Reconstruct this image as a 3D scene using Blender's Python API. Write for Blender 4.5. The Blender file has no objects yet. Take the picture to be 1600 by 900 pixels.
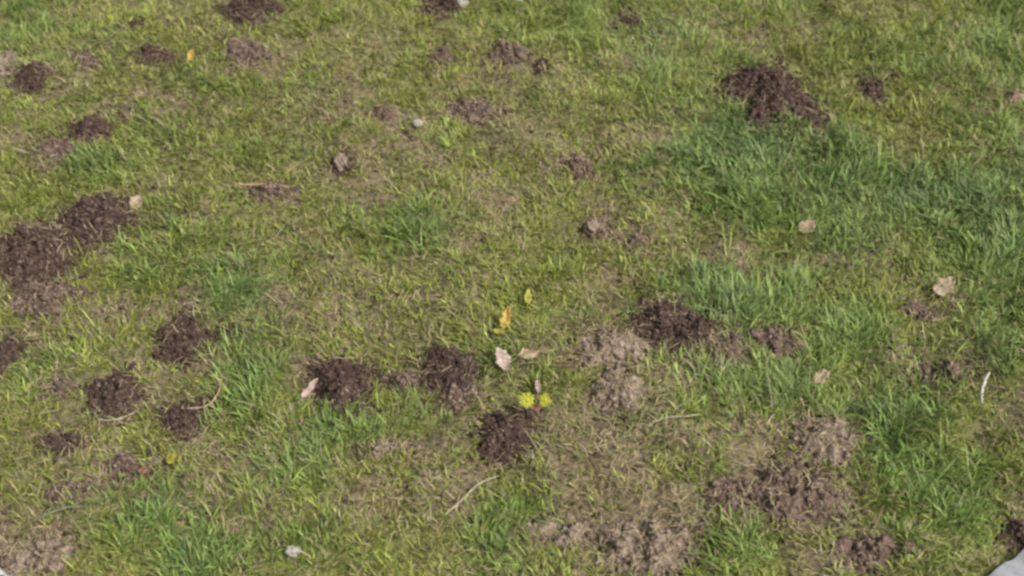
import bpy, bmesh, math
import numpy as np
from mathutils import Vector, Matrix

R = math.radians
rng = np.random.default_rng(7)
scene = bpy.context.scene
C = scene.collection

# ------------------------------------------------------------------ camera
CAM_H, PITCH, HFOV = 1.6, R(45), 2*math.atan(math.tan(R(12))*16/9)
cam_d = bpy.data.cameras.new('camera'); cam = bpy.data.objects.new('camera', cam_d); C.objects.link(cam)
cam.location = (0, 0, CAM_H); cam.rotation_euler = (R(90)-PITCH, 0, 0)
cam_d.angle = HFOV; cam_d.clip_start = .02; cam_d.clip_end = 5000
cam_d.dof.use_dof = True; cam_d.dof.focus_distance = 2.15; cam_d.dof.aperture_fstop = 4.5
scene.camera = cam

# ------------------------------------------------------------------ sky and sun (bright overcast)
SUN_EL, SUN_AZ = 50, 125          # azimuth of the sun from +Y, clockwise
w = bpy.data.worlds.new('World'); scene.world = w; w.use_nodes = True
nt = w.node_tree; nt.nodes.clear()
sky = nt.nodes.new('ShaderNodeTexSky'); sky.sky_type = 'NISHITA'; sky.sun_disc = False
sky.sun_elevation = R(SUN_EL); sky.sun_rotation = R(SUN_AZ); sky.air_density = 1.0; sky.dust_density = 4.0
hs = nt.nodes.new('ShaderNodeHueSaturation'); hs.inputs['Saturation'].default_value = .25
bg = nt.nodes.new('ShaderNodeBackground'); bg.inputs['Strength'].default_value = .12
wo = nt.nodes.new('ShaderNodeOutputWorld')
nt.links.new(sky.outputs[0], hs.inputs['Color']); nt.links.new(hs.outputs[0], bg.inputs[0]); nt.links.new(bg.outputs[0], wo.inputs[0])
sd = bpy.data.lights.new('sun', 'SUN'); sd.energy = 2.9; sd.angle = R(16); sd.color = (1, .965, .91)
sun = bpy.data.objects.new('sun', sd); C.objects.link(sun)
az = R(SUN_AZ); el = R(SUN_EL)
to_sun = Vector((math.sin(az)*math.cos(el), math.cos(az)*math.cos(el), math.sin(el)))
sun.rotation_euler = to_sun.to_track_quat('Z', 'Y').to_euler(); sun.location = (0, 0, 6)

scene.render.engine = 'CYCLES'
scene.view_settings.view_transform = 'Standard'; scene.view_settings.look = 'None'
scene.view_settings.exposure = 1.22; scene.view_settings.gamma = 1
scene.cycles.filter_width = 2.8
scene.cycles.max_bounces = 5; scene.cycles.diffuse_bounces = 3; scene.cycles.transmission_bounces = 3

# ------------------------------------------------------------------ pixel <-> ground
TH = math.tan(HFOV/2); TV = TH*9/16
cp, sp = math.cos(PITCH), math.sin(PITCH)
def g(px, py, z=0.0):
    """1600x900 photo position -> ground point at height z"""
    px = np.asarray(px, float); py = np.asarray(py, float)
    u = (px-800)/800*TH; v = (450-py)/450*TV
    dy = cp + v*sp; dz = -sp + v*cp
    t = (z-CAM_H)/dz
    return u*t, dy*t
def pix(x, y, z=0.0):
    a = y*cp - (z-CAM_H)*sp                       # depth
    b = y*sp + (z-CAM_H)*cp
    a = np.maximum(a, .05)
    return 800+800*(x/a)/TH, 450-450*(b/a)/TV

# ------------------------------------------------------------------ noise
def _hash(ix, iy, seed):
    h = (ix.astype(np.int64)*374761393 + iy.astype(np.int64)*668265263 + seed*982451653) & 0xffffffff
    h = ((h ^ (h >> 13))*1274126177) & 0xffffffff
    h = ((h ^ (h >> 16))*2246822519) & 0xffffffff
    return ((h ^ (h >> 15)) & 0xffffff)/float(0xffffff)
def vnoise(x, y, seed=0):
    x = np.asarray(x, float); y = np.asarray(y, float)
    ix = np.floor(x); iy = np.floor(y); fx = x-ix; fy = y-iy
    fx = fx*fx*(3-2*fx); fy = fy*fy*(3-2*fy)
    a = _hash(ix, iy, seed); b = _hash(ix+1, iy, seed); c = _hash(ix, iy+1, seed); d = _hash(ix+1, iy+1, seed)
    return (a*(1-fx)+b*fx)*(1-fy)+(c*(1-fx)+d*fx)*fy
def fbm(x, y, seed=0, o=4):
    s = 0; a = 1; t = 0
    for i in range(o):
        s = s + a*vnoise(x*2**i+i*17.3, y*2**i-i*9.1, seed+i); t += a; a *= .55
    return s/t                                    # 0..1, mean .5

# ------------------------------------------------------------------ maps drawn from the photograph (px, py, rx, ry, strength)
# fresh and dried earth: px, py, rx, ry, height factor, kind (0 fresh dark .. 1 dry pale), label
MOUNDS = [
 (1197,146,66,40,.55,.1,'large heap of dark fresh earth in the lush grass at upper right'),
 (1184,184,22,14,.5,.1,'small dark crumbly spill of earth just below the large upper right heap'),
 (152,338,60,42,.55,.15,'broad dark earth heap at left with a tan leaf at its upper right edge'),
 (52,395,60,50,.5,.15,'widest dark earth heap, reaching to the left edge of the lawn view'),
 (66,465,48,26,.4,.3,'loose brown earth trailing below the widest heap on the left'),
 (8,552,30,28,.5,.1,'dark earth heap cut by the left edge, below the widest heap'),
 (288,530,46,34,.6,.1,'dark earth heap above the ring of yellowed grass at lower left'),
 (180,604,32,40,.6,.15,'upright brown earth lump edged by a curved dead blade'),
 (291,641,40,30,.6,.15,'crumbly brown heap just above the yellow leaf at lower left'),
 (92,607,26,16,.4,.4,'small low brown heap left of the upright earth lump'),
 (537,603,42,38,.7,.05,'compact near-black earth heap with a pinkish leaf on its left side'),
 (712,590,42,40,.6,.1,'dark earth heap directly left of the largest pale pinkish leaf'),
 (718,622,32,18,.5,.3,'brown clods at the foot of the heap beside the largest pale pinkish leaf'),
 (628,600,32,16,.35,.3,'flat dark earth patch between the two compact dark heaps'),
 (789,684,41,38,.75,.05,'round dark earth heap just below the pair of yellow flowers'),
 (1050,500,64,36,.6,.2,'wide brown earth ridge right of centre with a dark hollow at its top left'),
 (955,548,52,28,.4,.85,'pale dried earth patch left below the wide central ridge'),
 (1132,540,36,24,.4,.5,'small pale earth patch at the right foot of the wide central ridge'),
 (1215,530,32,24,.4,.5,'small brown earth patch in green grass, right of the wide central ridge'),
 (965,620,36,34,.7,.75,'grey tan hump of dried earth right of the two yellow flowers'),
 (1292,684,54,36,.65,.8,'pinkish dry earth mound in lush grass at lower right'),
 (1245,768,62,44,.5,.55,'large mottled brown mound below the pinkish dry mound'),
 (1140,775,36,34,.4,.6,'low brown mound left of the large mottled mound'),
 (1368,868,56,24,.45,.6,'brown earth patch at the bottom edge, right of the mottled mound'),
 (1015,850,78,46,.35,.85,'largest pale dried patch at the bottom edge'),
 (880,832,44,20,.35,.9,'small pinkish dry earth strip left of the pale patch at the bottom'),
 (395,14,36,20,.55,.1,'dark brown heap at the top edge, left part of the view'),
 (388,90,30,18,.4,.4,'brown heap under the dark one at the top edge'),
 (240,96,27,11,.45,.15,'narrow reddish brown heap in yellow grass at upper left'),
 (55,130,28,17,.5,.2,'dark two-lobed earth heap near the upper left corner'),
 (140,104,24,11,.4,.35,'small grey brown heap right of the two-lobed heap'),
 (14,104,22,14,.4,.7,'pale brown earth spot at the left edge near the top'),
 (140,203,32,18,.45,.2,'dark upper end of the slanting earth trail at upper left'),
 (92,232,24,14,.4,.3,'lower end of the slanting earth trail at upper left'),
 (198,185,20,10,.35,.5,'small brown patch right of the slanting earth trail'),
 (698,14,34,16,.4,.25,'dark earth patch holding the pale stone at the top edge'),
 (985,36,19,10,.5,.15,'small dark brown mound at upper middle, above blue-green grass'),
 (790,92,34,14,.35,.6,'low brown patch left of a dark hole at upper middle'),
 (847,107,15,11,.3,.05,'small near-black hole-like heap at upper middle'),
 (735,172,32,15,.35,.4,'brown patch right of the small round white stone'),
 (598,182,17,11,.4,.3,'little reddish brown heap left of the small round white stone'),
 (690,95,17,11,.35,.3,'tiny dark heap above the small round white stone'),
 (909,256,20,16,.65,.45,'small rounded grey brown clod heap in the middle of the upper lawn'),
 (930,352,25,15,.7,.6,'pinkish grey clod heap right of centre with dark left side'),
 (984,370,20,8,.3,.3,'thin dark earth smear right of the pinkish grey clod heap'),
 (1362,146,22,18,.5,.0,'small dark earth hollow right of the large upper right heap'),
 (1399,127,8,5,.4,.0,'tiny black earth spot beside a pale blade at upper right'),
 (538,256,14,17,.5,.2,'small dark heap behind a greyish clod, left of centre'),
 (430,300,32,12,.3,.4,'low dark earth streak below the long reddish stick'),
 (94,690,30,16,.45,.2,'dark low heap above the dried strip at lower left'),
 (196,722,36,18,.4,.35,'purplish earth patch left of the red leaf'),
 (106,765,32,17,.4,.45,'reddish brown earth patch near a dark curved blade at lower left'),
 (600,702,40,15,.3,.8,'dry pinkish patch between the compact heap and the round heap'),
 (1475,580,46,18,.35,.6,'brown dry earth patch left of the white curved sliver'),
 (1586,838,24,20,.4,.1,'dark earth beside the pale paving at the bottom right corner'),
 (50,868,62,30,.3,.65,'dry brown earth strip beside the paving at the bottom left corner'),
 (1442,492,24,14,.35,.5,'grey brown bare spot left of the tan leaf on the right'),
 (1583,160,18,10,.35,.8,'pale bare spot at the right edge near the top'),
 (218,50,13,6,.4,.1,'tiny dark earth spot near the top edge, left part'),
]
LUSH = [(1480,600,90,120,.6),(1380,350,160,80,.5),(1550,200,80,80,.4),(1260,480,70,60,.5),(100,560,80,50,.5),(1150,235,120,60,.9),(1175,325,80,45,1),(1320,260,110,60,.7),(1450,330,130,55,.8),(1530,400,110,60,1),(1560,500,60,90,1),
 (1330,520,90,80,.8),(1410,660,90,110,1),(1500,780,100,90,1),(1420,780,70,90,.8),(1150,860,70,40,.9),(345,450,55,45,.9),(385,575,50,70,1),
 (640,360,70,40,.7),(520,665,90,35,1),(470,720,80,40,.8),(770,815,70,45,.9),(200,820,90,60,.9),(650,645,60,25,.7),(310,860,90,40,.8),
 (460,850,90,45,.8),(60,570,55,40,.8),(490,20,70,30,.6),(40,50,60,40,.5),(225,385,45,70,.6),(150,268,80,30,.7),(1110,465,70,40,.8),
 (1430,100,150,50,.5),(1100,600,90,45,.7),(1570,20,80,40,.7),(60,290,60,30,.6),(880,400,60,40,.5),(560,340,70,35,.5),(1240,610,70,50,.6),
 (850,40,80,30,.35),(1180,20,80,20,.4),(960,480,50,20,.3),(380,650,60,40,.6),(1570,720,60,70,.5),(20,620,40,40,.5),(120,610,10,10,.1)]
BLUE = [(1150,230,100,50,.9),(1030,72,60,35,.9),(1450,330,150,60,.7),(1350,390,90,45,.6),(400,440,50,40,.6),(1110,480,60,35,.5),(1560,500,60,90,.5),
 (920,215,20,16,.6),(830,150,40,30,.4),(930,485,30,18,.5),(1260,640,60,60,.4),(480,700,80,40,.4),(150,265,80,30,.4),(1420,620,70,60,.3)]
DRY = [(240,590,80,60,.6),(1080,580,120,40,.6),(700,640,60,40,.4),(480,560,60,30,.4),(150,760,100,60,.5),(1000,720,120,60,.5),(500,160,70,40,.35),(250,180,60,30,.3),(1000,212,55,32,.7),(690,325,40,55,.6),(790,340,70,35,.5),(420,485,80,40,.6),(560,500,60,35,.4),(720,795,60,55,.6),(345,735,80,40,.6),
 (390,800,60,40,.5),(885,690,60,55,.7),(1120,390,45,35,.5),(25,240,45,35,.5),(1210,60,90,35,.55),(1500,110,50,30,.4),(1560,160,50,25,.6),
 (270,465,80,35,.5),(50,520,50,30,.5),(320,590,40,35,.7),(960,680,90,70,.8),(1010,780,150,80,.8),(1180,720,110,70,.6),(940,540,80,40,.7),
 (860,560,60,30,.4),(600,230,160,60,.35),(770,190,80,50,.4),(330,240,90,60,.25),(300,340,110,60,.25),(60,100,90,40,.35),(570,290,70,40,.4),
 (50,850,90,60,.8),(190,740,120,50,.6),(1370,860,110,40,.5),(600,705,80,30,.6),(560,780,60,60,.3),(1470,570,80,45,.55),(1310,420,80,30,.4),
 (1470,455,60,30,.4),(200,600,120,50,.5),(1040,290,60,40,.3),(1580,640,50,60,.45),(900,830,90,50,.6),(640,480,60,40,.3),(150,500,80,40,.35),
 (1590,830,30,50,.8),(430,100,90,50,.3),(810,95,70,30,.4),(860,250,60,40,.3)]
YEL = [(232,640,22,60,1),(800,480,30,60,1),(300,600,40,30,1),(150,610,30,20,.8),(880,630,40,25,.9),(1560,300,80,60,.3),(1300,100,120,60,.5),(600,120,100,50,.4),(900,150,90,60,.5),(850,80,110,60,.8),(270,60,90,40,.6),(400,250,130,80,.6),(340,370,120,50,.6),(1220,60,90,60,.7),(450,390,60,30,.5),(120,60,100,60,.4),
 (1530,120,80,60,.5),(700,40,120,60,.4),(800,480,60,40,.6),(30,790,40,40,.8),(700,270,120,60,.4),(1100,100,90,60,.4),(560,820,90,60,.4)]
def field(L, px, py):
    s = np.zeros(np.shape(px))
    for (a, b, rx, ry, k) in L:
        s = np.maximum(s, k*np.exp(-(((px-a)/rx)**2+((py-b)/ry)**2)*.8))
    return s

# mound footprints in metres
MW = []
for (a, b, rx, ry, hf, dk, lab) in MOUNDS:
    x, y = g(a, b); x1, _ = g(a+rx, b); _, y1 = g(a, b+ry); _, y2 = g(a, b-ry)
    wx = float(x1-x)*1.1; wy = float((y2-y1)/2)*1.02
    MW.append((float(x), float(y), wx, wy, min(.62*hf*min(wx, wy)+.006, .05), dk, lab))
def outline(i, th):
    return 1.04+.95*(fbm(np.cos(th)*1.5+i*7.7, np.sin(th)*1.5+3.1, 50, 3)-.5)+.40*(vnoise(np.cos(th)*5+i*3.3, np.sin(th)*5, 60)-.5)
def mound_r(x, y):
    """smallest normalised radius over all heaps (1 = edge) and the index"""
    best = np.full(np.shape(x), 9.); idx = np.zeros(np.shape(x), int)
    for i, (cx, cy, wx, wy, h, dk, lab) in enumerate(MW):
        u = (x-cx)/wx; v = (y-cy)/wy; r = np.hypot(u, v)
        near = r < 2.2
        rr = np.where(near, r/outline(i, np.arctan2(v, u)), r)
        m = rr < best; best = np.where(m, rr, best); idx = np.where(m, i, idx)
    return best, idx

def ground_h(x, y):
    near = np.exp(-((x/6)**2+((y-1.7)/6)**2))
    return ((fbm(x*2.2, y*2.2, 3, 3)-.5)*.05 + (fbm(x*16, y*16, 9, 3)-.5)*.034)*near - .0

# paving edge as a curve in the photo, projected
EDGE = [(-420,-60),(-190,420),(-70,790),(-1,884),(16,901),(80,928),(400,948),(800,952),(1200,948),(1470,930),(1543,901),(1572,879),(1601,856),(1680,770),(1800,420),(2020,-60)]
PAVE_Z = .016
ex, ey = g([p[0] for p in EDGE], [p[1] for p in EDGE], PAVE_Z)
def lawn_inside(x, y):
    """signed: True where the lawn is (inside the paving edge)"""
    yy = np.interp(x, ex, ey)
    return y > yy

# ------------------------------------------------------------------ materials
def mat(name):
    m = bpy.data.materials.new(name); m.use_nodes = True
    n = m.node_tree; b = n.nodes['Principled BSDF']; return m, n, b
def blade_mat(name, rough=.55, trans=.35, spec=.3):
    m, n, b = mat(name)
    a = n.nodes.new('ShaderNodeAttribute'); a.attribute_name = 'tint'
    no = n.nodes.new('ShaderNodeTexNoise'); no.inputs['Scale'].default_value = 180; no.inputs['Detail'].default_value = 2
    geo = n.nodes.new('ShaderNodeNewGeometry'); n.links.new(geo.outputs['Position'], no.inputs['Vector'])
    mp = n.nodes.new('ShaderNodeMapRange'); mp.inputs[1].default_value = .3; mp.inputs[2].default_value = .7
    mp.inputs[3].default_value = .75; mp.inputs[4].default_value = 1.25
    mu = n.nodes.new('ShaderNodeVectorMath'); mu.operation = 'SCALE'
    n.links.new(no.outputs[0], mp.inputs[0]); n.links.new(a.outputs['Color'], mu.inputs[0]); n.links.new(mp.outputs[0], mu.inputs['Scale'])
    n.links.new(mu.outputs[0], b.inputs['Base Color'])
    b.inputs['Roughness'].default_value = rough; b.inputs['Specular IOR Level'].default_value = spec
    tr = n.nodes.new('ShaderNodeBsdfTranslucent'); n.links.new(mu.outputs[0], tr.inputs[0])
    mx = n.nodes.new('ShaderNodeMixShader'); mx.inputs[0].default_value = trans
    n.links.new(b.outputs[0], mx.inputs[1]); n.links.new(tr.outputs[0], mx.inputs[2])
    n.links.new(mx.outputs[0], n.nodes['Material Output'].inputs[0])
    return m
M_BLADE = blade_mat('grass_blade')
M_DEAD = blade_mat('dead_blade', .8, .15, .15)
M_PETAL = blade_mat('petal', .6, .3, .2)

def soil_mat(name, dark, mid, pale, rough=.95, bump=.6):
    m, n, b = mat(name)
    geo = n.nodes.new('ShaderNodeNewGeometry')
    n1 = n.nodes.new('ShaderNodeTexNoise'); n1.inputs['Scale'].default_value = 120; n1.inputs['Detail'].default_value = 8; n1.inputs['Roughness'].default_value = .7
    n2 = n.nodes.new('ShaderNodeTexVoronoi'); n2.inputs['Scale'].default_value = 260
    for t in (n1, n2): n.links.new(geo.outputs['Position'], t.inputs['Vector'])
    r = n.nodes.new('ShaderNodeValToRGB'); e = r.color_ramp.elements
    e[0].position = .32; e[0].color = (*dark, 1); e[1].position = .72; e[1].color = (*pale, 1)
    k = e.new(.52); k.color = (*mid, 1)
    n.links.new(n1.outputs[0], r.inputs[0]); n.links.new(r.outputs[0], b.inputs['Base Color'])
    b.inputs['Roughness'].default_value = rough; b.inputs['Specular IOR Level'].default_value = .15
    bp = n.nodes.new('ShaderNodeBump'); bp.inputs['Strength'].default_value = bump; bp.inputs['Distance'].default_value = .004
    ad = n.nodes.new('ShaderNodeMath'); ad.operation = 'ADD'
    n.links.new(n1.outputs[0], ad.inputs[0]); n.links.new(n2.outputs[0], ad.inputs[1]); n.links.new(ad.outputs[0], bp.inputs['Height'])
    n.links.new(bp.outputs[0], b.inputs['Normal'])
    return m
SOIL = [soil_mat('fresh_earth', (.012,.0072,.0055), (.039,.024,.0185), (.10,.069,.055)),
        soil_mat('drying_earth', (.028,.018,.013), (.075,.051,.038), (.165,.122,.094)),
        soil_mat('dry_earth', (.05,.035,.026), (.135,.101,.075), (.25,.195,.148))]
def soil_for(dk): return SOIL[0] if dk < .28 else SOIL[1] if dk < .62 else SOIL[2]

# ground: thatch and earth between the blades, vertex attribute says how mossy
M_GROUND, n, b = mat('ground')
geo = n.nodes.new('ShaderNodeNewGeometry')
na = n.nodes.new('ShaderNodeTexNoise'); na.inputs['Scale'].default_value = 90; na.inputs['Detail'].default_value = 9; na.inputs['Roughness'].default_value = .75
nb = n.nodes.new('ShaderNodeTexNoise'); nb.inputs['Scale'].default_value = 9; nb.inputs['Detail'].default_value = 5
for t in (na, nb): n.links.new(geo.outputs['Position'], t.inputs['Vector'])
ra = n.nodes.new('ShaderNodeValToRGB'); e = ra.color_ramp.elements
e[0].position = .38; e[0].color = (.02,.015,.01, 1); e[1].position = .66; e[1].color = (.17,.135,.08, 1)
rb = n.nodes.new('ShaderNodeValToRGB'); e = rb.color_ramp.elements
e[0].position = .38; e[0].color = (.018,.025,.007, 1); e[1].position = .66; e[1].color = (.14,.16,.035, 1)
at = n.nodes.new('ShaderNodeAttribute'); at.attribute_name = 'mossy'
sb = n.nodes.new('ShaderNodeMath'); sb.operation = 'ADD'
mrg = n.nodes.new('ShaderNodeMapRange'); mrg.inputs[1].default_value = .7; mrg.inputs[2].default_value = 1.1
n.links.new(nb.outputs[0], sb.inputs[0]); n.links.new(at.outputs['Fac'], sb.inputs[1]); n.links.new(sb.outputs[0], mrg.inputs[0])
mx = n.nodes.new('ShaderNodeMixRGB'); n.links.new(mrg.outputs[0], mx.inputs[0])
n.links.new(na.outputs[0], ra.inputs[0]); n.links.new(na.outputs[0], rb.inputs[0])
n.links.new(ra.outputs[0], mx.inputs[1]); n.links.new(rb.outputs[0], mx.inputs[2]); n.links.new(mx.outputs[0], b.inputs['Base Color'])
b.inputs['Roughness'].default_value = .95; b.inputs['Specular IOR Level'].default_value = .1
bp = n.nodes.new('ShaderNodeBump'); bp.inputs['Strength'].default_value = .8; bp.inputs['Distance'].default_value = .005
n.links.new(na.outputs[0], bp.inputs['Height']); n.links.new(bp.outputs[0], b.inputs['Normal'])

M_CONC, n, b = mat('concrete')
geo = n.nodes.new('ShaderNodeNewGeometry')
na = n.nodes.new('ShaderNodeTexNoise'); na.inputs['Scale'].default_value = 60; na.inputs['Detail'].default_value = 10; na.inputs['Roughness'].default_value = .8
n.links.new(geo.outputs['Position'], na.inputs['Vector'])
r = n.nodes.new('ShaderNodeValToRGB'); e = r.color_ramp.elements
e[0].position = .3; e[0].color = (.19,.192,.20, 1); e[1].position = .7; e[1].color = (.275,.277,.288, 1)
n.links.new(na.outputs[0], r.inputs[0]); n.links.new(r.outputs[0], b.inputs['Base Color']); b.inputs['Roughness'].default_value = .9
nc_ = n.nodes.new('ShaderNodeTexNoise'); nc_.inputs['Scale'].default_value = 14; nc_.inputs['Detail'].default_value = 6; n.links.new(geo.outputs['Position'], nc_.inputs['Vector'])
rc = n.nodes.new('ShaderNodeValToRGB'); e = rc.color_ramp.elements; e[0].position = .38; e[0].color = (.62,.58,.52, 1); e[1].position = .56; e[1].color = (1.12,1.12,1.12, 1)
n.links.new(nc_.outputs[0], rc.inputs[0]); mm = n.nodes.new('ShaderNodeMixRGB'); mm.blend_type = 'MULTIPLY'; mm.inputs[0].default_value = 1
n.links.new(r.outputs[0], mm.inputs[1]); n.links.new(rc.outputs[0], mm.inputs[2]); n.links.new(mm.outputs[0], b.inputs['Base Color'])
bp = n.nodes.new('ShaderNodeBump'); bp.inputs['Strength'].default_value = .3; bp.inputs['Distance'].default_value = .002
n.links.new(na.outputs[0], bp.inputs['Height']); n.links.new(bp.outputs[0], b.inputs['Normal'])

def plain_mat(name, col, col2, scale=300, rough=.7, trans=0, spec=.3):
    m, n, b = mat(name)
    geo = n.nodes.new('ShaderNodeNewGeometry')
    t = n.nodes.new('ShaderNodeTexNoise'); t.inputs['Scale'].default_value = scale; t.inputs['Detail'].default_value = 5
    n.links.new(geo.outputs['Position'], t.inputs['Vector'])
    r = n.nodes.new('ShaderNodeValToRGB'); e = r.color_ramp.elements
    e[0].position = .35; e[0].color = (*col, 1); e[1].position = .65; e[1].color = (*col2, 1)
    n.links.new(t.outputs[0], r.inputs[0]); n.links.new(r.outputs[0], b.inputs['Base Color'])
    b.inputs['Roughness'].default_value = rough; b.inputs['Specular IOR Level'].default_value = spec
    bp = n.nodes.new('ShaderNodeBump'); bp.inputs['Strength'].default_value = .3; bp.inputs['Distance'].default_value = .001
    n.links.new(t.outputs[0], bp.inputs['Height']); n.links.new(bp.outputs[0], b.inputs['Normal'])
    if trans:
        tr = n.nodes.new('ShaderNodeBsdfTranslucent'); n.links.new(r.outputs[0], tr.inputs[0])
        mx = n.nodes.new('ShaderNodeMixShader'); mx.inputs[0].default_value = trans
        n.links.new(b.outputs[0], mx.inputs[1]); n.links.new(tr.outputs[0], mx.inputs[2])
        n.links.new(mx.outputs[0], n.nodes['Material Output'].inputs[0])
    return m

# ------------------------------------------------------------------ mesh helpers
def mesh_np(name, V, F, material, tint=None, smooth=False, extra=None):
    """V (n,3); F = list of arrays of equal-length polygons"""
    me = bpy.data.meshes.new(name)
    V = np.asarray(V, np.float32)
    F = [np.asarray(f, np.int32) for f in F if len(f)]
    nl = sum(f.size for f in F); nf = sum(len(f) for f in F)
    me.vertices.add(len(V)); me.vertices.foreach_set('co', V.ravel())
    me.loops.add(nl); me.loops.foreach_set('vertex_index', np.concatenate([f.ravel() for f in F]))
    starts = []; s = 0
    for f in F:
        k = f.shape[1]; starts.append(s+np.arange(len(f))*k); s += f.size
    me.polygons.add(nf); me.polygons.foreach_set('loop_start', np.concatenate(starts).astype(np.int32))
    me.update(calc_edges=True); me.validate()
    if smooth: me.polygons.foreach_set('use_smooth', np.ones(len(me.polygons), bool))
    if tint is not None:
        a = me.attributes.new('tint', 'FLOAT_COLOR', 'POINT')
        t = np.ones((len(V), 4), np.float32); t[:, :3] = tint; a.data.foreach_set('color', t.ravel())
    if extra:
        for k, v in extra.items():
            a = me.attributes.new(k, 'FLOAT', 'POINT'); a.data.foreach_set('value', np.asarray(v, np.float32))
    me.materials.append(material)
    return me
def link(name, me, parent=None, loc=(0,0,0), **props):
    o = bpy.data.objects.new(name, me); C.objects.link(o); o.location = loc
    if parent: o.parent = parent
    for k, v in props.items(): o[k] = v
    return o

# ------------------------------------------------------------------ ground sheet
def stretch(n, inner, outer, c):
    t = np.linspace(-1, 1, n); k = 1.0
    core = t*inner/.86
    far = np.sign(t)*np.where(np.abs(t) > .86, inner*(outer/inner)**((np.abs(t)-.86)/.14), 0)
    return c+np.where(np.abs(t) > .86, far, core)
gx = stretch(520, 1.9, 400, 0); gy = stretch(460, 1.5, 400, 1.75)
X, Y = np.meshgrid(gx, gy)
Z = ground_h(X, Y)
mr, mi = mound_r(X.ravel(), Y.ravel())
lawn = lawn_inside(X, Y) 
Z = np.where(lawn, Z, np.minimum(Z, 0)-.004)
Z = Z + (np.clip(.004-Z, None, 0)*np.exp(-np.clip(Y-np.interp(X, ex, ey), 0, 9)/.04))    # settle to the paving edge
idx = np.arange(X.size).reshape(X.shape)
F = np.stack([idx[:-1, :-1], idx[:-1, 1:], idx[1:, 1:], idx[1:, :-1]], -1).reshape(-1, 4)
PX, PY = pix(X.ravel(), Y.ravel())
mossy = .32+.45*field(LUSH, PX, PY)+.3*field(YEL, PX, PY)-.5*field(DRY, PX, PY)-.8*np.clip(1.3-mr, 0, 1)
far = np.hypot(X.ravel(), Y.ravel()-1.7) > 2.2
mossy = np.where(far, .6, mossy)
link('ground', mesh_np('ground', np.stack([X, Y, Z], -1).reshape(-1, 3), [F], M_GROUND, smooth=True, extra={'mossy': mossy}), kind='structure')

# ------------------------------------------------------------------ paving around the near side of the lawn
bm = bmesh.new()
m_ = 260
ts = np.linspace(0, 1, m_); seg = np.linspace(0, len(ex)-1, m_)
# smooth the projected edge with Catmull-Rom
def catmull(P, s):
    P = np.asarray(P); i = np.clip(np.floor(s).astype(int), 0, len(P)-2); t = s-i
    p0 = P[np.maximum(i-1, 0)]; p1 = P[i]; p2 = P[i+1]; p3 = P[np.minimum(i+2, len(P)-1)]
    return .5*(2*p1+(p2-p0)*t+(2*p0-5*p1+4*p2-p3)*t*t+(3*p1-p0-3*p2+p3)*t**3)
cx_ = catmull(ex, seg); cy_ = catmull(ey, seg)
cx_ = cx_+(vnoise(seg*2.1, seg*0, 4)-.5)*.006; cy_ = cy_+(vnoise(seg*2.1, seg*0+9, 5)-.5)*.006
rows = [(0, -.05), (0, PAVE_Z-.004), (.002, PAVE_Z)]      # bevelled lip
nx = np.gradient(cy_); ny = -np.gradient(cx_); L = np.hypot(nx, ny); nx /= L; ny /= L
outx = cx_*3.2; outy = 1.7+(cy_-1.7)*3.2
VV = []
for (d, z) in rows: VV.append(np.stack([cx_+nx*d, cy_+ny*d, np.full(m_, z)], -1))
for f in (.25, .5, .75, 1): VV.append(np.stack([cx_+nx*.002+(outx-cx_)*f, cy_+ny*.002+(outy-cy_)*f, np.full(m_, PAVE_Z)], -1))
VV.append(np.stack([outx, outy, np.full(m_, -.05)], -1))
k = len(VV); VV = np.concatenate(VV)
id2 = np.arange(k*m_).reshape(k, m_)
F = np.stack([id2[:-1, :-1], id2[:-1, 1:], id2[1:, 1:], id2[1:, :-1]], -1).reshape(-1, 4)
link('pavement', mesh_np('pavement', VV, [F], M_CONC), kind='structure')

# ------------------------------------------------------------------ earth heaps
def ico(sub, seed, amp=.35):
    bm = bmesh.new(); bmesh.ops.create_icosphere(bm, subdivisions=sub, radius=1)
    v = np.array([p.co[:] for p in bm.verts]); f = np.array([[q.index for q in p.verts] for p in bm.faces]); bm.free()
    r = np.random.default_rng(seed); off = r.uniform(0, 50, 3)
    nn = 1+amp*2*(fbm(v[:, 0]*1.6+off[0]+v[:, 2]*1.3, v[:, 1]*1.6+off[1]-v[:, 2]*.9, seed, 3)-.5)+amp*.5*(r.random(len(v))-.5)
    v = v*nn[:, None]; return v, f
CLODS = {}
for ki in range(3):
    CLODS[ki] = [mesh_np('clod', ico(3, 10+q, .5)[0]*np.array([1, .85, .65]), [ico(3, 10+q)[1]], SOIL[ki]) for q in range(5)]
CR_V, CR_F = [], []
for q in range(6):
    v, f = ico(1, 30+q, .5); CR_V.append(v); CR_F.append(f)
def crumbs(P, S, seed):
    """many small lumps as one mesh"""
    r = np.random.default_rng(seed); V, F = [], []; s = 0
    n = len(P); pick = r.integers(0, 6, n)
    for q in range(6):
        m = np.where(pick == q)[0]
        if not len(m): continue
        v = CR_V[q]; th = r.uniform(0, 6.283, len(m)); sc = S[m, None]*r.uniform(.6, 1.3, (len(m), 3))
        vv = v[None]*sc[:, None, :]
        c, s_ = np.cos(th)[:, None], np.sin(th)[:, None]
        vx = vv[..., 0]*c-vv[..., 1]*s_; vy = vv[..., 0]*s_+vv[..., 1]*c
        vv = np.stack([vx, vy, vv[..., 2]], -1)+P[m][:, None, :]
        V.append(vv.reshape(-1, 3)); F.append((CR_F[q][None]+(s+np.arange(len(m))*len(v))[:, None, None]).reshape(-1, 3)); s += len(m)*len(v)
    return np.concatenate(V), np.concatenate(F)

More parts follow.
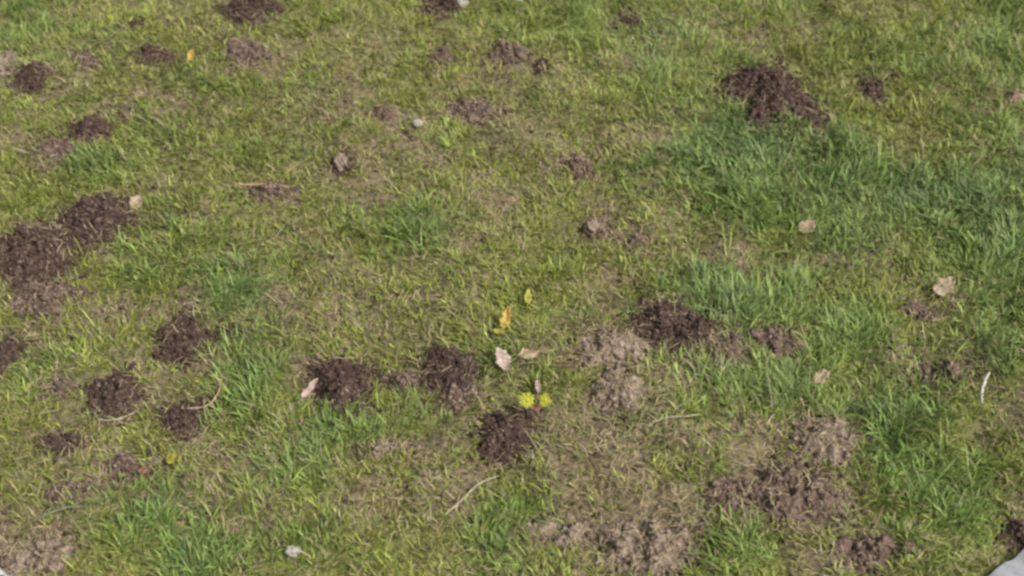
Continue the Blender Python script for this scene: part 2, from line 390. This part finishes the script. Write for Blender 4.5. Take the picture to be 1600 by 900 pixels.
def mound_z(i, u, v):
    """height of the heap above the ground, u,v normalised"""
    cx, cy, wx, wy, H, dk, lab = MW[i]
    th = np.arctan2(v, u); r = np.hypot(u, v)/outline(i, th)
    x = cx+u*wx; y = cy+v*wy
    prof = np.clip(1-r**2, -.4, 1)
    lump = (fbm(x*45, y*45, 20+i, 4)-.5)*.056+(fbm(x*150, y*150, 90+i, 2)-.5)*.012
    return H*prof*.95 + lump*np.clip(1.2-r, 0, 1) - .002
for i, (cx, cy, wx, wy, H, dk, lab) in enumerate(MW):
    big = max(wx, wy)
    nr = int(np.clip(big/.0022, 10, 44)); ns = int(np.clip(big/.0006, 40, 150))
    rr = np.linspace(0, 1.12, nr+1)[1:]; th = np.linspace(0, 2*np.pi, ns, endpoint=False)
    RR, TT = np.meshgrid(rr, th, indexing='ij'); O = outline(i, TT)
    U = RR*np.cos(TT)*O; W_ = RR*np.sin(TT)*O
    zz = mound_z(i, U, W_)+ground_h(cx+U*wx, cy+W_*wy)-ground_h(np.array(cx), np.array(cy))
    V = np.stack([U*wx, W_*wy, zz], -1).reshape(-1, 3)
    V = np.concatenate([[[0, 0, float(mound_z(i, np.array(0.), np.array(0.)))]], V])
    id2 = 1+np.arange(nr*ns).reshape(nr, ns); nxt = np.roll(id2, -1, 1)
    Q = np.stack([id2[:-1], id2[1:], nxt[1:], nxt[:-1]], -1).reshape(-1, 4)
    T = np.stack([np.zeros(ns, int), id2[0], nxt[0]], -1)
    z0 = float(ground_h(np.array(cx), np.array(cy)))
    root = bpy.data.objects.new('earth_mound', None); C.objects.link(root); root.location = (cx, cy, z0); root.empty_display_size = .03
    root['label'] = lab; root['category'] = 'earth mound'; root['group'] = 'heaps and bare patches of dug-up earth in the lawn'
    mt = soil_for(dk); ki = SOIL.index(mt)
    link('soil_heap', mesh_np('soil_heap', V, [Q, T], mt, smooth=False), root)
    r = np.random.default_rng(300+i)
    # clods
    ncl = int(np.clip(wx*wy/.00022, 2, 14)) if dk < .7 else int(np.clip(wx*wy/.0005, 2, 6))
    for q in range(ncl):
        a = r.uniform(0, 6.283); d = math.sqrt(r.random())*.92
        o_ = float(outline(i, np.array(a))); u, v = d*o_*math.cos(a), d*o_*math.sin(a)
        s = r.uniform(.0035, .0085)*(1 if r.random() > .15 else 1.5)*(.7+.3*min(1, big/.06))
        z = float(mound_z(i, np.array(u), np.array(v)))+float(ground_h(np.array(cx+u*wx), np.array(cy+v*wy)))-z0
        c = link('clod', CLODS[ki][r.integers(0, 5)], root, (u*wx, v*wy, max(z, 0)+s*.25))
        c.scale = (s*r.uniform(.8, 1.2), s*r.uniform(.8, 1.2), s); c.rotation_euler = (r.uniform(-.5, .5), r.uniform(-.5, .5), r.uniform(0, 6.28))
    # crumbs
    nc = int(wx*wy*3.14*190000*(1 if dk < .5 else .3)); nc = max(40, min(nc, 4200))
    a = r.uniform(0, 6.283, nc); d = np.sqrt(r.random(nc))*r.choice([.95, 1.05, 1.3], nc)
    o_ = outline(i, a); u, v = d*o_*np.cos(a), d*o_*np.sin(a)
    z = np.maximum(mound_z(i, u, v), 0)+ground_h(cx+u*wx, cy+v*wy)-z0
    S = .0007+.0034*r.random(nc)**2.2
    lt = r.random(nc) < (.16 if dk < .12 else .25)                                # the drier, paler ones
    for sel, km in ((~lt, ki), (lt, min(2, ki+1))):
        V, F = crumbs(np.stack([u*wx, v*wy, z+S*.3], -1)[sel], S[sel], 500+i)
        cr = link('crumbs', mesh_np('crumbs', V, [F], SOIL[km]), root); cr['kind'] = 'stuff'

# ------------------------------------------------------------------ grass
def blades(P, phi, length, width, lean, curl, tint, nseg=3, twist=None, bend=0.):
    """P (n,3) bases; blade leans in direction phi; returns verts, faces, tints"""
    n = len(P); k = nseg+1
    t = np.linspace(0, 1, k)[None, :]
    ang = lean[:, None]+curl[:, None]*t                # angle from vertical along the blade
    ds = length[:, None]/nseg
    mid = (ang[:, 1:]+ang[:, :-1])/2
    hx = np.concatenate([np.zeros((n, 1)), np.cumsum(np.sin(mid)*ds, 1)], 1)
    hz = np.concatenate([np.zeros((n, 1)), np.cumsum(np.cos(mid)*ds, 1)], 1)
    hz = np.maximum(hz, -.001)
    dx, dy = np.cos(phi)[:, None], np.sin(phi)[:, None]
    cx = P[:, 0:1]+dx*hx; cy = P[:, 1:2]+dy*hx; cz = P[:, 2:3]+hz
    bd = (bend*length)[:, None]*t**2 if np.ndim(bend) else 0*hx
    cx = cx-dy*bd; cy = cy+dx*bd
    sw = (phi+np.pi/2+(0 if twist is None else twist))[:, None]
    prof = np.array([.8, 1, .75, .0])[None, :] if nseg == 3 else np.array([.9, 1, 0.])[None, :]
    wv = width[:, None]*prof/2
    lx, ly = cx+np.cos(sw)*wv, cy+np.sin(sw)*wv
    rx, ry = cx-np.cos(sw)*wv, cy-np.sin(sw)*wv
    m = 2*nseg+1
    V = np.empty((n, m, 3))
    for j in range(nseg):
        V[:, 2*j, 0], V[:, 2*j, 1], V[:, 2*j, 2] = lx[:, j], ly[:, j], cz[:, j]
        V[:, 2*j+1, 0], V[:, 2*j+1, 1], V[:, 2*j+1, 2] = rx[:, j], ry[:, j], cz[:, j]
    V[:, -1, 0], V[:, -1, 1], V[:, -1, 2] = cx[:, -1], cy[:, -1], cz[:, -1]
    b = (np.arange(n)*m)[:, None]
    Q = np.concatenate([b+np.array([[2*j, 2*j+1, 2*j+3, 2*j+2]]) for j in range(nseg-1)])
    T = b+np.array([[2*nseg-2, 2*nseg-1, 2*nseg]])
    tn = np.repeat(tint[:, None, :], m, 1)
    return V.reshape(-1, 3), Q, T, tn.reshape(-1, 3)

def scatter(n, x0=-2.3, x1=2.3, y0=.3, y1=3.6):
    return rng.uniform(x0, x1, n), rng.uniform(y0, y1, n)
def frame_falloff(px, py):
    d = np.maximum(np.maximum(-px, px-1600)/1600., np.maximum(-py, py-900)/900.)
    return np.where(d < .04, 1, .08+.92*np.exp(-(d-.04)/.06))

COL = {'yg': (.160,.180,.033), 'lush': (.120,.172,.041), 'blue': (.112,.165,.066), 'tan': (.265,.22,.125), 'yel': (.25,.22,.034), 'dark': (.045,.075,.02)}
COL = {k: np.array(v) for k, v in COL.items()}

def make_turf(NT, per, seed, zoff=0):
    x, y = scatter(NT)
    px, py = pix(x, y)
    L = field(LUSH, px, py); B = field(BLUE, px, py); D = field(DRY, px, py); Yf = field(YEL, px, py)
    mr, mi = mound_r(x, y)
    n1 = fbm(x*7, y*7, 31, 4); n2 = fbm(x*18, y*18, 41, 3); n3 = fbm(x*3, y*3, 51, 3)
    L = np.clip(L+(n1-.5)*1.6, 0, 1); D = np.clip(D*1.1+(n2-.47)*1.9+(n3-.5)*.5-.35*L, 0, 1)
    dens = .85+.15*L-.5*D
    dkk = np.array([m[5] for m in MW])[mi]; n4 = fbm(x*34, y*34, 44, 3)
    edge = np.clip((mr-.74-1.15*(n4-.5)*2+.75*np.clip(dkk-.3, 0, 1))/.4, 0, 1)
    dens = dens*(edge*.975+.025)*(.4+.6*np.clip((fbm(x*26+5, y*26, 48, 3)-.38)/.09, 0, 1))
    keep = (rng.random(NT) < dens*frame_falloff(px, py)) & (y > np.interp(x, ex, ey)-.001)
    x, y, px, py, L, B, D, Yf, mr, n1, n2 = [q[keep] for q in (x, y, px, py, L, B, D, Yf, mr, n1, n2)]
    nt_ = len(x)
    # tuft properties
    base = np.empty((nt_, 3)); r = rng.random(nt_)
    base[:] = COL['yg']
    base += (COL['lush']-COL['yg'])*np.clip(L*1.25-.15*Yf, 0, 1)[:, None]
    base += (COL['blue']-base)*np.clip(B+(n1-.55)*.6, 0, 1)[:, None]*.75
    base += (COL['yel']-base)*(np.clip(Yf*.5+(n2-.6)*1.2, 0, .8)*.6*rng.random(nt_))[:, None]
    base *= rng.uniform(.6, 1.35, (nt_, 1)); base *= rng.uniform(.92, 1.08, (nt_, 3))
    tl = (.0155+.0115*L+.004*B)*rng.uniform(.7, 1.35, nt_)*np.where(mr < 1, .8, 1)*(.72+.56*np.clip((fbm(x*22, y*22, 91, 2)-.2)/.6, 0, 1))
    tphi = rng.uniform(0, 6.283, nt_)
    drift = fbm(x*4+7, y*4, 71, 2)*12                   # neighbouring tufts lie over the same way
    k = per
    X = np.repeat(x, k); Yq = np.repeat(y, k); n = len(X)
    spread = rng.normal(0, .0065, (2, n)); X = X+spread[0]; Yq = Yq+spread[1]
    phi = np.arctan2(spread[1], spread[0])*1.0+rng.normal(0, .7, n)
    md = rng.random(n) < .4; phi = np.where(md, np.repeat(drift, k)+rng.normal(0, .6, n), phi)
    ln = np.repeat(tl, k)*rng.uniform(.5, 1.35, n)*np.where(rng.random(n) < .04, 1.8, 1)
    lean = np.abs(rng.normal(.45, .3, n)); curl = np.abs(rng.normal(.75, .5, n))
    wd = rng.uniform(.0009, .0026, n)*(1+.25*np.repeat(L, k))
    tint = np.repeat(base, k, 0)*rng.uniform(.5, 1.5, (n, 1))
    pd = np.clip(.08+.5*np.repeat(D, k)-.05*np.repeat(L, k), .04, .8)
    dead = rng.random(n) < pd
    tint[dead] = COL['tan']*rng.uniform(.4, 1.05, (dead.sum(), 1))*rng.uniform(.93, 1.07, (dead.sum(), 3))
    lean = np.where(dead, lean+.5, lean)
    off = frame_falloff(*pix(X, Yq)) < .5
    wd = np.where(off, wd*1.8, wd)
    ok = Yq > np.interp(X, ex, ey)-.008
    Z = ground_h(X, Yq)-.002
    P = np.stack([X, Yq, Z], -1)
    return blades(P[ok], phi[ok], ln[ok], wd[ok], lean[ok], curl[ok], tint[ok], bend=rng.normal(0, .22, ok.sum()))
V, Q, T, tn = make_turf(140000, 12, 1)
link('grass', mesh_np('grass', V, [Q, T], M_BLADE, tn, smooth=True), kind='stuff',
     label='short patchy green and yellow-green lawn grass between the earth heaps', category='grass')
print('grass blades', len(T))

# dead thatch lying flat
def make_thatch(N):
    x, y = scatter(N); px, py = pix(x, y)
    D = field(DRY, px, py); mr, mi = mound_r(x, y); n2 = fbm(x*18, y*18, 41, 3); L = field(LUSH, px, py)
    D = np.clip(D+(n2-.48)*1.7, 0, 1); hole = np.clip((fbm(x*26+5, y*26, 48, 3)-.36)/.09, 0, 1)
    dk = np.array([m[5] for m in MW])[mi]
    inside = mr < .9
    dens = np.where((mr > .72) & (mr < 1.25), .55, np.where(inside, .05+2.2*np.clip(dk-.35, 0, 1), .34+.75*D-.2*L))*(.15+.85*hole)
    keep = (rng.random(N) < dens*frame_falloff(px, py)) & (y > np.interp(x, ex, ey)+.002)
    x, y = x[keep], y[keep]; D = D[keep]; inside = inside[keep]; mi = mi[keep]; n = len(x)
    z = ground_h(x, y)+rng.uniform(.0, .007, n)
    for i in np.unique(mi[inside]):
        m = inside & (mi == i); cx, cy, wx, wy = MW[i][:4]
        z[m] += np.maximum(mound_z(i, (x[m]-cx)/wx, (y[m]-cy)/wy), 0)
    tint = COL['tan'][None]*rng.uniform(.3, 1.1, (n, 1))*rng.uniform(.93, 1.07, (n, 3))
    pinky = rng.random(n) < .12; tint[pinky] *= (1.02, .88, .9)
    return blades(np.stack([x, y, z], -1), rng.uniform(0, 6.283, n), rng.uniform(.006, .028, n)*rng.uniform(.5, 1.2, n), rng.uniform(.0007, .0017, n),
                  rng.uniform(.8, 1.5, n), rng.normal(.2, .5, n), tint, bend=rng.normal(0, .5, n))
# crumbs of earth trodden onto the edge of the paving
V, Q, T, tn = make_thatch(440000)
link('dead_grass', mesh_np('dead_grass', V, [Q, T], M_DEAD, tn, smooth=True), kind='stuff',
     label='dry tan dead grass lying flat among the green blades', category='dead grass')
print('thatch', len(T))

# loose crumbs all over the lawn
N = 90000
x, y = scatter(N, -1.4, 1.4, .8, 2.8); px, py = pix(x, y)
D = field(DRY, px, py); mr, mi = mound_r(x, y); nn = fbm(x*14, y*14, 61, 3)
keep = (rng.random(N) < np.clip(.02+.10*D+.4*(nn-.57)+.9*np.clip(1.75-mr, 0, 1)**1.5, 0, 1)) & (y > np.interp(x, ex, ey)-.03)
x, y = x[keep], y[keep]; S = .001+.0042*rng.random(len(x))**2.5
V, F = crumbs(np.stack([x, y, np.where(y > np.interp(x, ex, ey), ground_h(x, y)+.001, PAVE_Z)+S*.3], -1), S, 77)
link('loose_soil', mesh_np('loose_soil', V, [F], SOIL[0]), kind='stuff', label='brown soil crumbs strewn between the grass blades', category='soil')

# tiny broad leaves (clover and seedlings) in the blue-green areas
N = 9000
x, y = scatter(N, -1.5, 1.5, .8, 2.9); px, py = pix(x, y)
B = field(BLUE, px, py); nn = fbm(x*9, y*9, 81, 3); mr, mi = mound_r(x, y)
keep = (rng.random(N) < np.clip(.5*B+1.8*(nn-.56), 0, .9)) & (mr > 1.05) & (y > np.interp(x, ex, ey)+.02)
x, y = x[keep], y[keep]; n = len(x)
V, Tn, Q = [], [], []; s = 0
a6 = np.linspace(0, 2*np.pi, 6, endpoint=False)
for q in range(n):
    h = rng.uniform(.008, .02); rot = rng.uniform(0, 6.28); tc = (COL['lush']*.8)*rng.uniform(.7, 1.35)*np.array([rng.uniform(.85, 1.15), 1, rng.uniform(.7, 1.1)])
    z0 = float(0); R3 = rng.uniform(.0018, .0034)
    for kk in range(3):
        a = rot+kk*2.094; tl = rng.uniform(-.3, .5)
        lx = np.cos(a6)*R3; ly = np.sin(a6)*R3*.85
        rx = lx+R3*1.0
        V.append(np.stack([x[q]+rx*math.cos(a)-ly*math.sin(a), y[q]+rx*math.sin(a)+ly*math.cos(a), np.full(6, h)+rx*tl], -1))
        Q.append(s+np.arange(6)); s += 6; Tn.append(np.repeat(tc[None], 6, 0))
V = np.concatenate(V); V[:, 2] += ground_h(V[:, 0], V[:, 1])
link('clover', mesh_np('clover', V, [np.array(Q)], M_BLADE, np.concatenate(Tn)), kind='stuff',
     label='tiny round clover leaves growing low in the blue-green turf', category='clover')

# ------------------------------------------------------------------ leaves
def leaf_mesh(L, W, material, curl=.6, fold=.35, lobed=0, seed=0, n=16, k=7):
    """a leaf blade with thickness: curled along its length, folded at the midrib, ragged edge"""
    r = np.random.default_rng(seed)
    t = np.linspace(0, 1, n); w = W/2*np.sin(np.pi*np.clip(t, 0, 1)**.8)**.75
    w = w*(1+lobed*np.sin(t*19+seed))*(1+.45*(r.random(n)-.5)); w = np.maximum(w, .0004)
    ang = curl*(t-.3); dz = np.cumsum(np.sin(ang))*L/n; dx = np.cumsum(np.cos(ang))*L/n
    s = np.linspace(-1, 1, k)
    X = np.repeat(dx[:, None], k, 1); Yv = w[:, None]*s[None]*math.cos(fold)
    Z = dz[:, None]+np.abs(s)[None]*w[:, None]*math.sin(fold)+(r.random((n, k))-.5)*L*.02+(fbm(np.repeat(t[:, None], k, 1)*4+seed, np.repeat(s[None], n, 0)*2, seed, 2)-.5)*L*.3
    top = np.stack([X, Yv, Z], -1).reshape(-1, 3); bot = top-np.array([0, 0, .0005])
    idn = np.arange(n*k).reshape(n, k)
    F1 = np.stack([idn[:-1, :-1], idn[1:, :-1], idn[1:, 1:], idn[:-1, 1:]], -1).reshape(-1, 4)
    F2 = F1[:, ::-1]+n*k
    ring = np.concatenate([idn[:, 0], idn[-1, 1:], idn[::-1, -1][1:], idn[0, ::-1][1:-1]])
    nxt = np.roll(ring, -1); F3 = np.stack([ring, ring+n*k, nxt+n*k, nxt], -1)
    return mesh_np('leaf_blade', np.concatenate([top, bot]), [F1, F2, F3], material, smooth=True)
def tube(path, rad, material, name='stem', ns=7):
    path = np.asarray(path, float); n = len(path); rad = np.broadcast_to(rad, (n,))
    d = np.gradient(path, axis=0); d /= np.linalg.norm(d, axis=1)[:, None]
    up = np.array([.13, .21, .97]); a = np.cross(d, up); a /= np.linalg.norm(a, axis=1)[:, None]; b_ = np.cross(d, a)
    th = np.linspace(0, 2*np.pi, ns, endpoint=False)
    V = path[:, None]+rad[:, None, None]*(np.cos(th)[None, :, None]*a[:, None]+np.sin(th)[None, :, None]*b_[:, None])
    V = V.reshape(-1, 3); idn = np.arange(n*ns).reshape(n, ns); nx_ = np.roll(idn, -1, 1)
    Q = np.stack([idn[:-1], nx_[:-1], nx_[1:], idn[1:]], -1).reshape(-1, 4)
    return mesh_np(name, V, [Q, idn[0][None, ::-1], idn[-1][None]], material, smooth=True)
M_TANLEAF = plain_mat('tan_leaf', (.15,.11,.07), (.29,.225,.145), 200, .7, .2)
M_PINKLEAF = plain_mat('pale_pink_leaf', (.17,.125,.10), (.32,.25,.205), 200, .7, .2)
M_YELLEAF = plain_mat('yellow_leaf', (.17,.15,.02), (.30,.27,.05), 240, .6, .3)
M_ORLEAF = plain_mat('orange_leaf', (.22,.13,.025), (.36,.25,.05), 240, .6, .3)
M_REDLEAF = plain_mat('red_leaf', (.11,.05,.04), (.22,.11,.09), 200, .6, .2)
M_WHITE = plain_mat('bleached', (.19,.185,.15), (.32,.31,.27), 200, .6, .15)
M_STONE = plain_mat('pale_stone', (.10,.09,.075), (.20,.185,.155), 150, .9)
M_STICK = plain_mat('stick', (.13,.075,.045), (.26,.17,.11), 200, .8)
M_PALESTICK = plain_mat('pale_stick', (.13,.12,.07), (.24,.22,.14), 200, .8)
M_DARKSTEM = plain_mat('dark_stem', (.05,.06,.03), (.1,.11,.06), 200, .8)
M_STEM = plain_mat('flower_stem', (.1,.16,.04), (.16,.22,.06), 300, .6, .2)
M_YEL = plain_mat('flower_petal', (.21,.215,.012), (.29,.295,.022), 400, .6, .25)
M_YELC = plain_mat('flower_centre', (.20,.17,.008), (.28,.25,.012), 600, .8)

def root_at(name, px, py, dz, label, cat, group=None, rz=0, tilt=0, roll=0):
    dz = dz*.55; x, y = g(px, py, dz); x, y = float(x), float(y)
    z = float(ground_h(np.array(x), np.array(y)))+dz
    o = bpy.data.objects.new(name, None); C.objects.link(o); o.location = (x, y, z); o.rotation_euler = (roll, tilt, rz)
    o.empty_display_size = .02; o['label'] = label; o['category'] = cat
    if group: o['group'] = group
    return o
MMPX = .00107
def leaf(px, py, L, W, rz, m, label, dz=.022, tilt=-.2, roll=0., curl=.6, fold=.35, lobed=0., seed=0, name='dead_leaf', stalk=True):
    o = root_at(name, px, py, dz, label, 'leaf', 'fallen and dead leaves on the lawn', R(rz), tilt, roll)
    bl = leaf_mesh(L, W, m, curl, fold, lobed, seed); off = L/2
    link('leaf_blade', bl, o, (-off, 0, 0))
    if stalk: link('stalk', tube([(-off-L*.28, .0015, -.003), (-off-L*.12, .0008, -.001), (-off+.002, 0, 0.0004)], [.0005, .0005, .0007], m, 'stalk'), o)
    return o
leaf(785,565,.044,.022,112,M_PINKLEAF,'pale pinkish leaf right of a dark earth heap near the centre, largest pale leaf', .040, -.30, .0, .35,.15,.05,1)
leaf(484,608,.042,.016,50,M_PINKLEAF,'narrow pinkish grey leaf leaning on the left side of the compact dark heap', .022, -.3, .2, .5,.5,.0,2)
leaf(1262,350,.036,.028,20,M_TANLEAF,'rounded tan leaf lying in lush green grass right of centre', .03, -.2, .3,.8,.3,.05,3)
leaf(1473,453,.046,.03,35,M_TANLEAF,'tan broken leaf on the right above a bare spot', .026,-.2,.2,.7,.4,.22,4)
leaf(212,312,.032,.03,70,M_TANLEAF,'tan leaf at the upper right edge of the broad heap on the left', .02,-.2,.1,.6,.3,.05,5)
leaf(1284,583,.036,.02,25,M_TANLEAF,'small yellowish tan leaf in bright grass below the right-hand bare patch', .028,-.2,.2,.7,.4,.2,6)
leaf(825,462,.030,.012,88,M_YELLEAF,'small bright yellow leaf above the orange-yellow leaf at the centre', .03,-.4,.2,.5,.3,0,7,'yellow_leaf')
leaf(790,508,.042,.018,72,M_ORLEAF,'orange-yellow withered leaf at the centre, above the pale pinkish leaf', .026,-.3,.2,.8,.4,.2,8,'yellow_leaf')
leaf(782,525,.030,.011,-20,M_YELLEAF,'thin yellow leaf touching the foot of the orange-yellow leaf', .022,-.2,.2,.6,.4,.1,9,'yellow_leaf')
leaf(270,712,.044,.020,-48,M_YELLEAF,'curled yellow leaf at lower left, right of the red leaf', .025,-.2,.2,1.0,.4,.12,10,'yellow_leaf')
leaf(250,690,.036,.007,-58,M_YELLEAF,'slim yellowed blade running down to the curled yellow leaf', .03,-.1,.2,.6,.4,0,11,'yellow_leaf',False)
leaf(222,727,.024,.012,-20,M_REDLEAF,'small red leaf beside the purplish earth at lower left', .022,-.2,.2,.7,.4,.05,12,'red_leaf')
leaf(826,555,.04,.022,0,M_TANLEAF,'dull straw-coloured leaf right of the largest pale pinkish leaf', .018,-.1,.2,.6,.4,.15,16)
leaf(300,98,.03,.014,75,M_ORLEAF,'brownish orange leaf right of the narrow reddish heap', .02,-.3,.2,.7,.4,.1,17)
leaf(840,608,.022,.009,95,M_PINKLEAF,'greyish lavender scrap of leaf just above the pair of yellow flowers', .028,-.3,.1,.4,.4,0,21)
# white curved sliver at the right
def strip(px, py, pts, rad, m, label, name, cat, dz=.02, group=None):
    o = root_at(name, px, py, dz, label, cat, group)
    P = np.array(pts)*MMPX                              # offsets in photo pixels: right, away, up
    t = np.linspace(0, len(P)-1, 24)
    Q = np.stack([catmull(P[:, c], t) for c in range(3)], -1)
    rr = rad*np.interp(np.linspace(0, 1, 24), [0, .15, .7, 1], [.45, .9, 1, .4])
    Q += (np.random.default_rng(int(px)).random(Q.shape)-.5)*rad*.5; rr = rr*.68*(1+.5*(np.random.default_rng(int(py)).random(24)-.5))
    me = tube(Q, rr, m, name)
    ch = link('shaft', me, o)
    return o
def whole(o, cat_part): pass
o = strip(1541,606,[(-12,-26,0),(-9,-10,5),(-2,8,9),(9,24,10)], .0040, M_WHITE, 'white curved sliver standing in green grass at the right edge','pale_sliver','sliver', .026)
S_ = 'sticks and straws on the lawn'
strip(405,288,[(-42,2,0),(-12,-2,2),(16,0,2),(48,-6,0)], .0030, M_STICK,'long reddish stick lying in yellow grass left of centre','stick','stick',.02,S_)
strip(738,775,[(-36,-34,0),(-12,-12,5),(8,10,8),(36,26,6)], .0019, M_PALESTICK,'thin pale twig slanting up to the right below the round dark heap','twig','twig',.026,S_)
strip(318,600,[(-34,-34,0),(8,-30,3),(22,4,5),(6,30,2)], .0020, M_TANLEAF,'curved straw arc in the yellowed grass between two dark heaps at lower left','straw','straw',.024,S_)
strip(182,648,[(-36,10,0),(-22,-8,3),(4,-8,4),(26,8,2)], .0016, M_PALESTICK,'pale dead blade curling round the foot of the upright earth lump','straw','straw',.014,S_)
strip(1050,664,[(-38,-8,0),(-10,2,5),(20,4,6),(42,10,3)], .0015, M_PALESTICK,'thin pale straw lying flat right of the grey tan hump','straw','straw',.024,S_)
strip(95,800,[(-34,-16,0),(-10,-4,5),(14,4,6),(36,6,3)], .0022, M_DARKSTEM,'dark curved stem in the grass near the bottom left corner','twig','twig',.024,S_)

# stones
def stone(px, py, sx, sy, sz, label, m=M_STONE, dz=.0, seed=0):
    x, y = g(px, py, .015); x, y = float(x), float(y); z = float(ground_h(np.array(x), np.array(y)))
    v, f = ico(4, 200+seed, .55)
    me = mesh_np('stone', v*np.array([sx, sy, sz]), [f], m, smooth=True)
    return link('stone', me, None, (x, y, z+sz*.5+dz*.6), label=label, category='stone', group='pale stones and clods in the grass')
stone(716,5,.018,.014,.009,'flat whitish stone in dark earth at the top edge',dz=.012, seed=1)
stone(652,187,.009,.008,.006,'small round white stone in the upper lawn',dz=.012, seed=2)
stone(455,855,.011,.007,.006,'tiny white stone near the bottom edge, left of centre',dz=.016, seed=3)
stone(533,248,.011,.014,.016,'upright greyish pink clod in front of a small dark heap',SOIL[2],.006, seed=4)
stone(810,4,.010,.008,.006,'small grey stone at the top edge right of the whitish one',dz=.012, seed=6)
stone(925,345,.013,.010,.012,'pinkish rounded clod on the small heap right of centre',SOIL[2],.014, seed=7)
stone(1058,478,.013,.008,.006,'brownish clod on the upper left of the wide central ridge',SOIL[1],.012, seed=9)

# ------------------------------------------------------------------ two yellow flowers
def flower(px, py, rad, label, seed, tilt, roll):
    x, y = g(px, py, .033); x, y = float(x), float(y); z = float(ground_h(np.array(x), np.array(y)))
    o = bpy.data.objects.new('yellow_flower', None); C.objects.link(o); o.location = (x, y, z); o.empty_display_size = .02
    o['label'] = label; o['category'] = 'flower'; o['group'] = 'pair of yellow flowers'
    H = .033; r = np.random.default_rng(seed)
    link('stem', tube([(.004, .003, -.002), (.003, .002, H*.5), (0, 0, H)], [.0012, .0011, .0013], M_STEM), o)
    M = Matrix.Translation((0, 0, H)) @ Matrix.Rotation(tilt, 4, 'X') @ Matrix.Rotation(roll, 4, 'Y')
    V, Fq = [], []; s = 0
    for ring, (cnt, ro, rise) in enumerate([(22, 1, .18), (18, .78, .45), (13, .52, .8)]):
        for q in range(cnt):
            if r.random() < .14: continue
            a = 2*math.pi*(q+r.uniform(-.25, .25))/cnt+ring*.2; ll = rad*ro*r.uniform(.88, 1.08); ww = rad*.17
            for t, wf in ((.1, .5), (.45, 1), (.8, .95), (1, .45)):
                rr_ = ll*t; zz = rr_*rise*(1-.35*t)+ring*.0008
                for sg in (-1, 1):
                    V.append((rr_*math.cos(a)-sg*ww*wf/2*math.sin(a), rr_*math.sin(a)+sg*ww*wf/2*math.cos(a), zz))
            for j in range(3): Fq.append((s+2*j, s+2*j+1, s+2*j+3, s+2*j+2))
            s += 8
    me = mesh_np('petals', V, [np.array(Fq)], M_YEL); p = link('petals', me, o); p.matrix_local = M
    v, f = ico(2, 5, .3); me = mesh_np('flower_centre', v*np.array([.26, .26, .2])*rad+np.array([0, 0, rad*.34]), [f], M_YELC)
    c = link('flower_centre', me, o); c.matrix_local = M
    V, Fq = [], []                                        # green cup under the petals
    for q in range(9):
        a = q*2*math.pi/9
        V += [(0, 0, -.002), (rad*.4*math.cos(a-.2), rad*.4*math.sin(a-.2), -.0012), (rad*.75*math.cos(a), rad*.75*math.sin(a), rad*.08), (rad*.4*math.cos(a+.2), rad*.4*math.sin(a+.2), -.0012)]
        Fq.append((4*q, 4*q+1, 4*q+2, 4*q+3))
    c = link('sepals', mesh_np('sepals', V, [np.array(Fq)], M_STEM), o); c.matrix_local = M
flower(823,628,.0125,'left one of the two yellow flowers above the round dark heap',1,.75,.1)
flower(852,627,.0100,'right one of the two yellow flowers, slightly smaller',2,.7,-.15)
leaf(838,640,.022,.012,0,plain_mat('brown_leaf', (.13,.06,.03), (.22,.11,.06)),'small reddish brown leaf between the two yellow flowers', .02,-.1,.1,.5,.4,0,22)
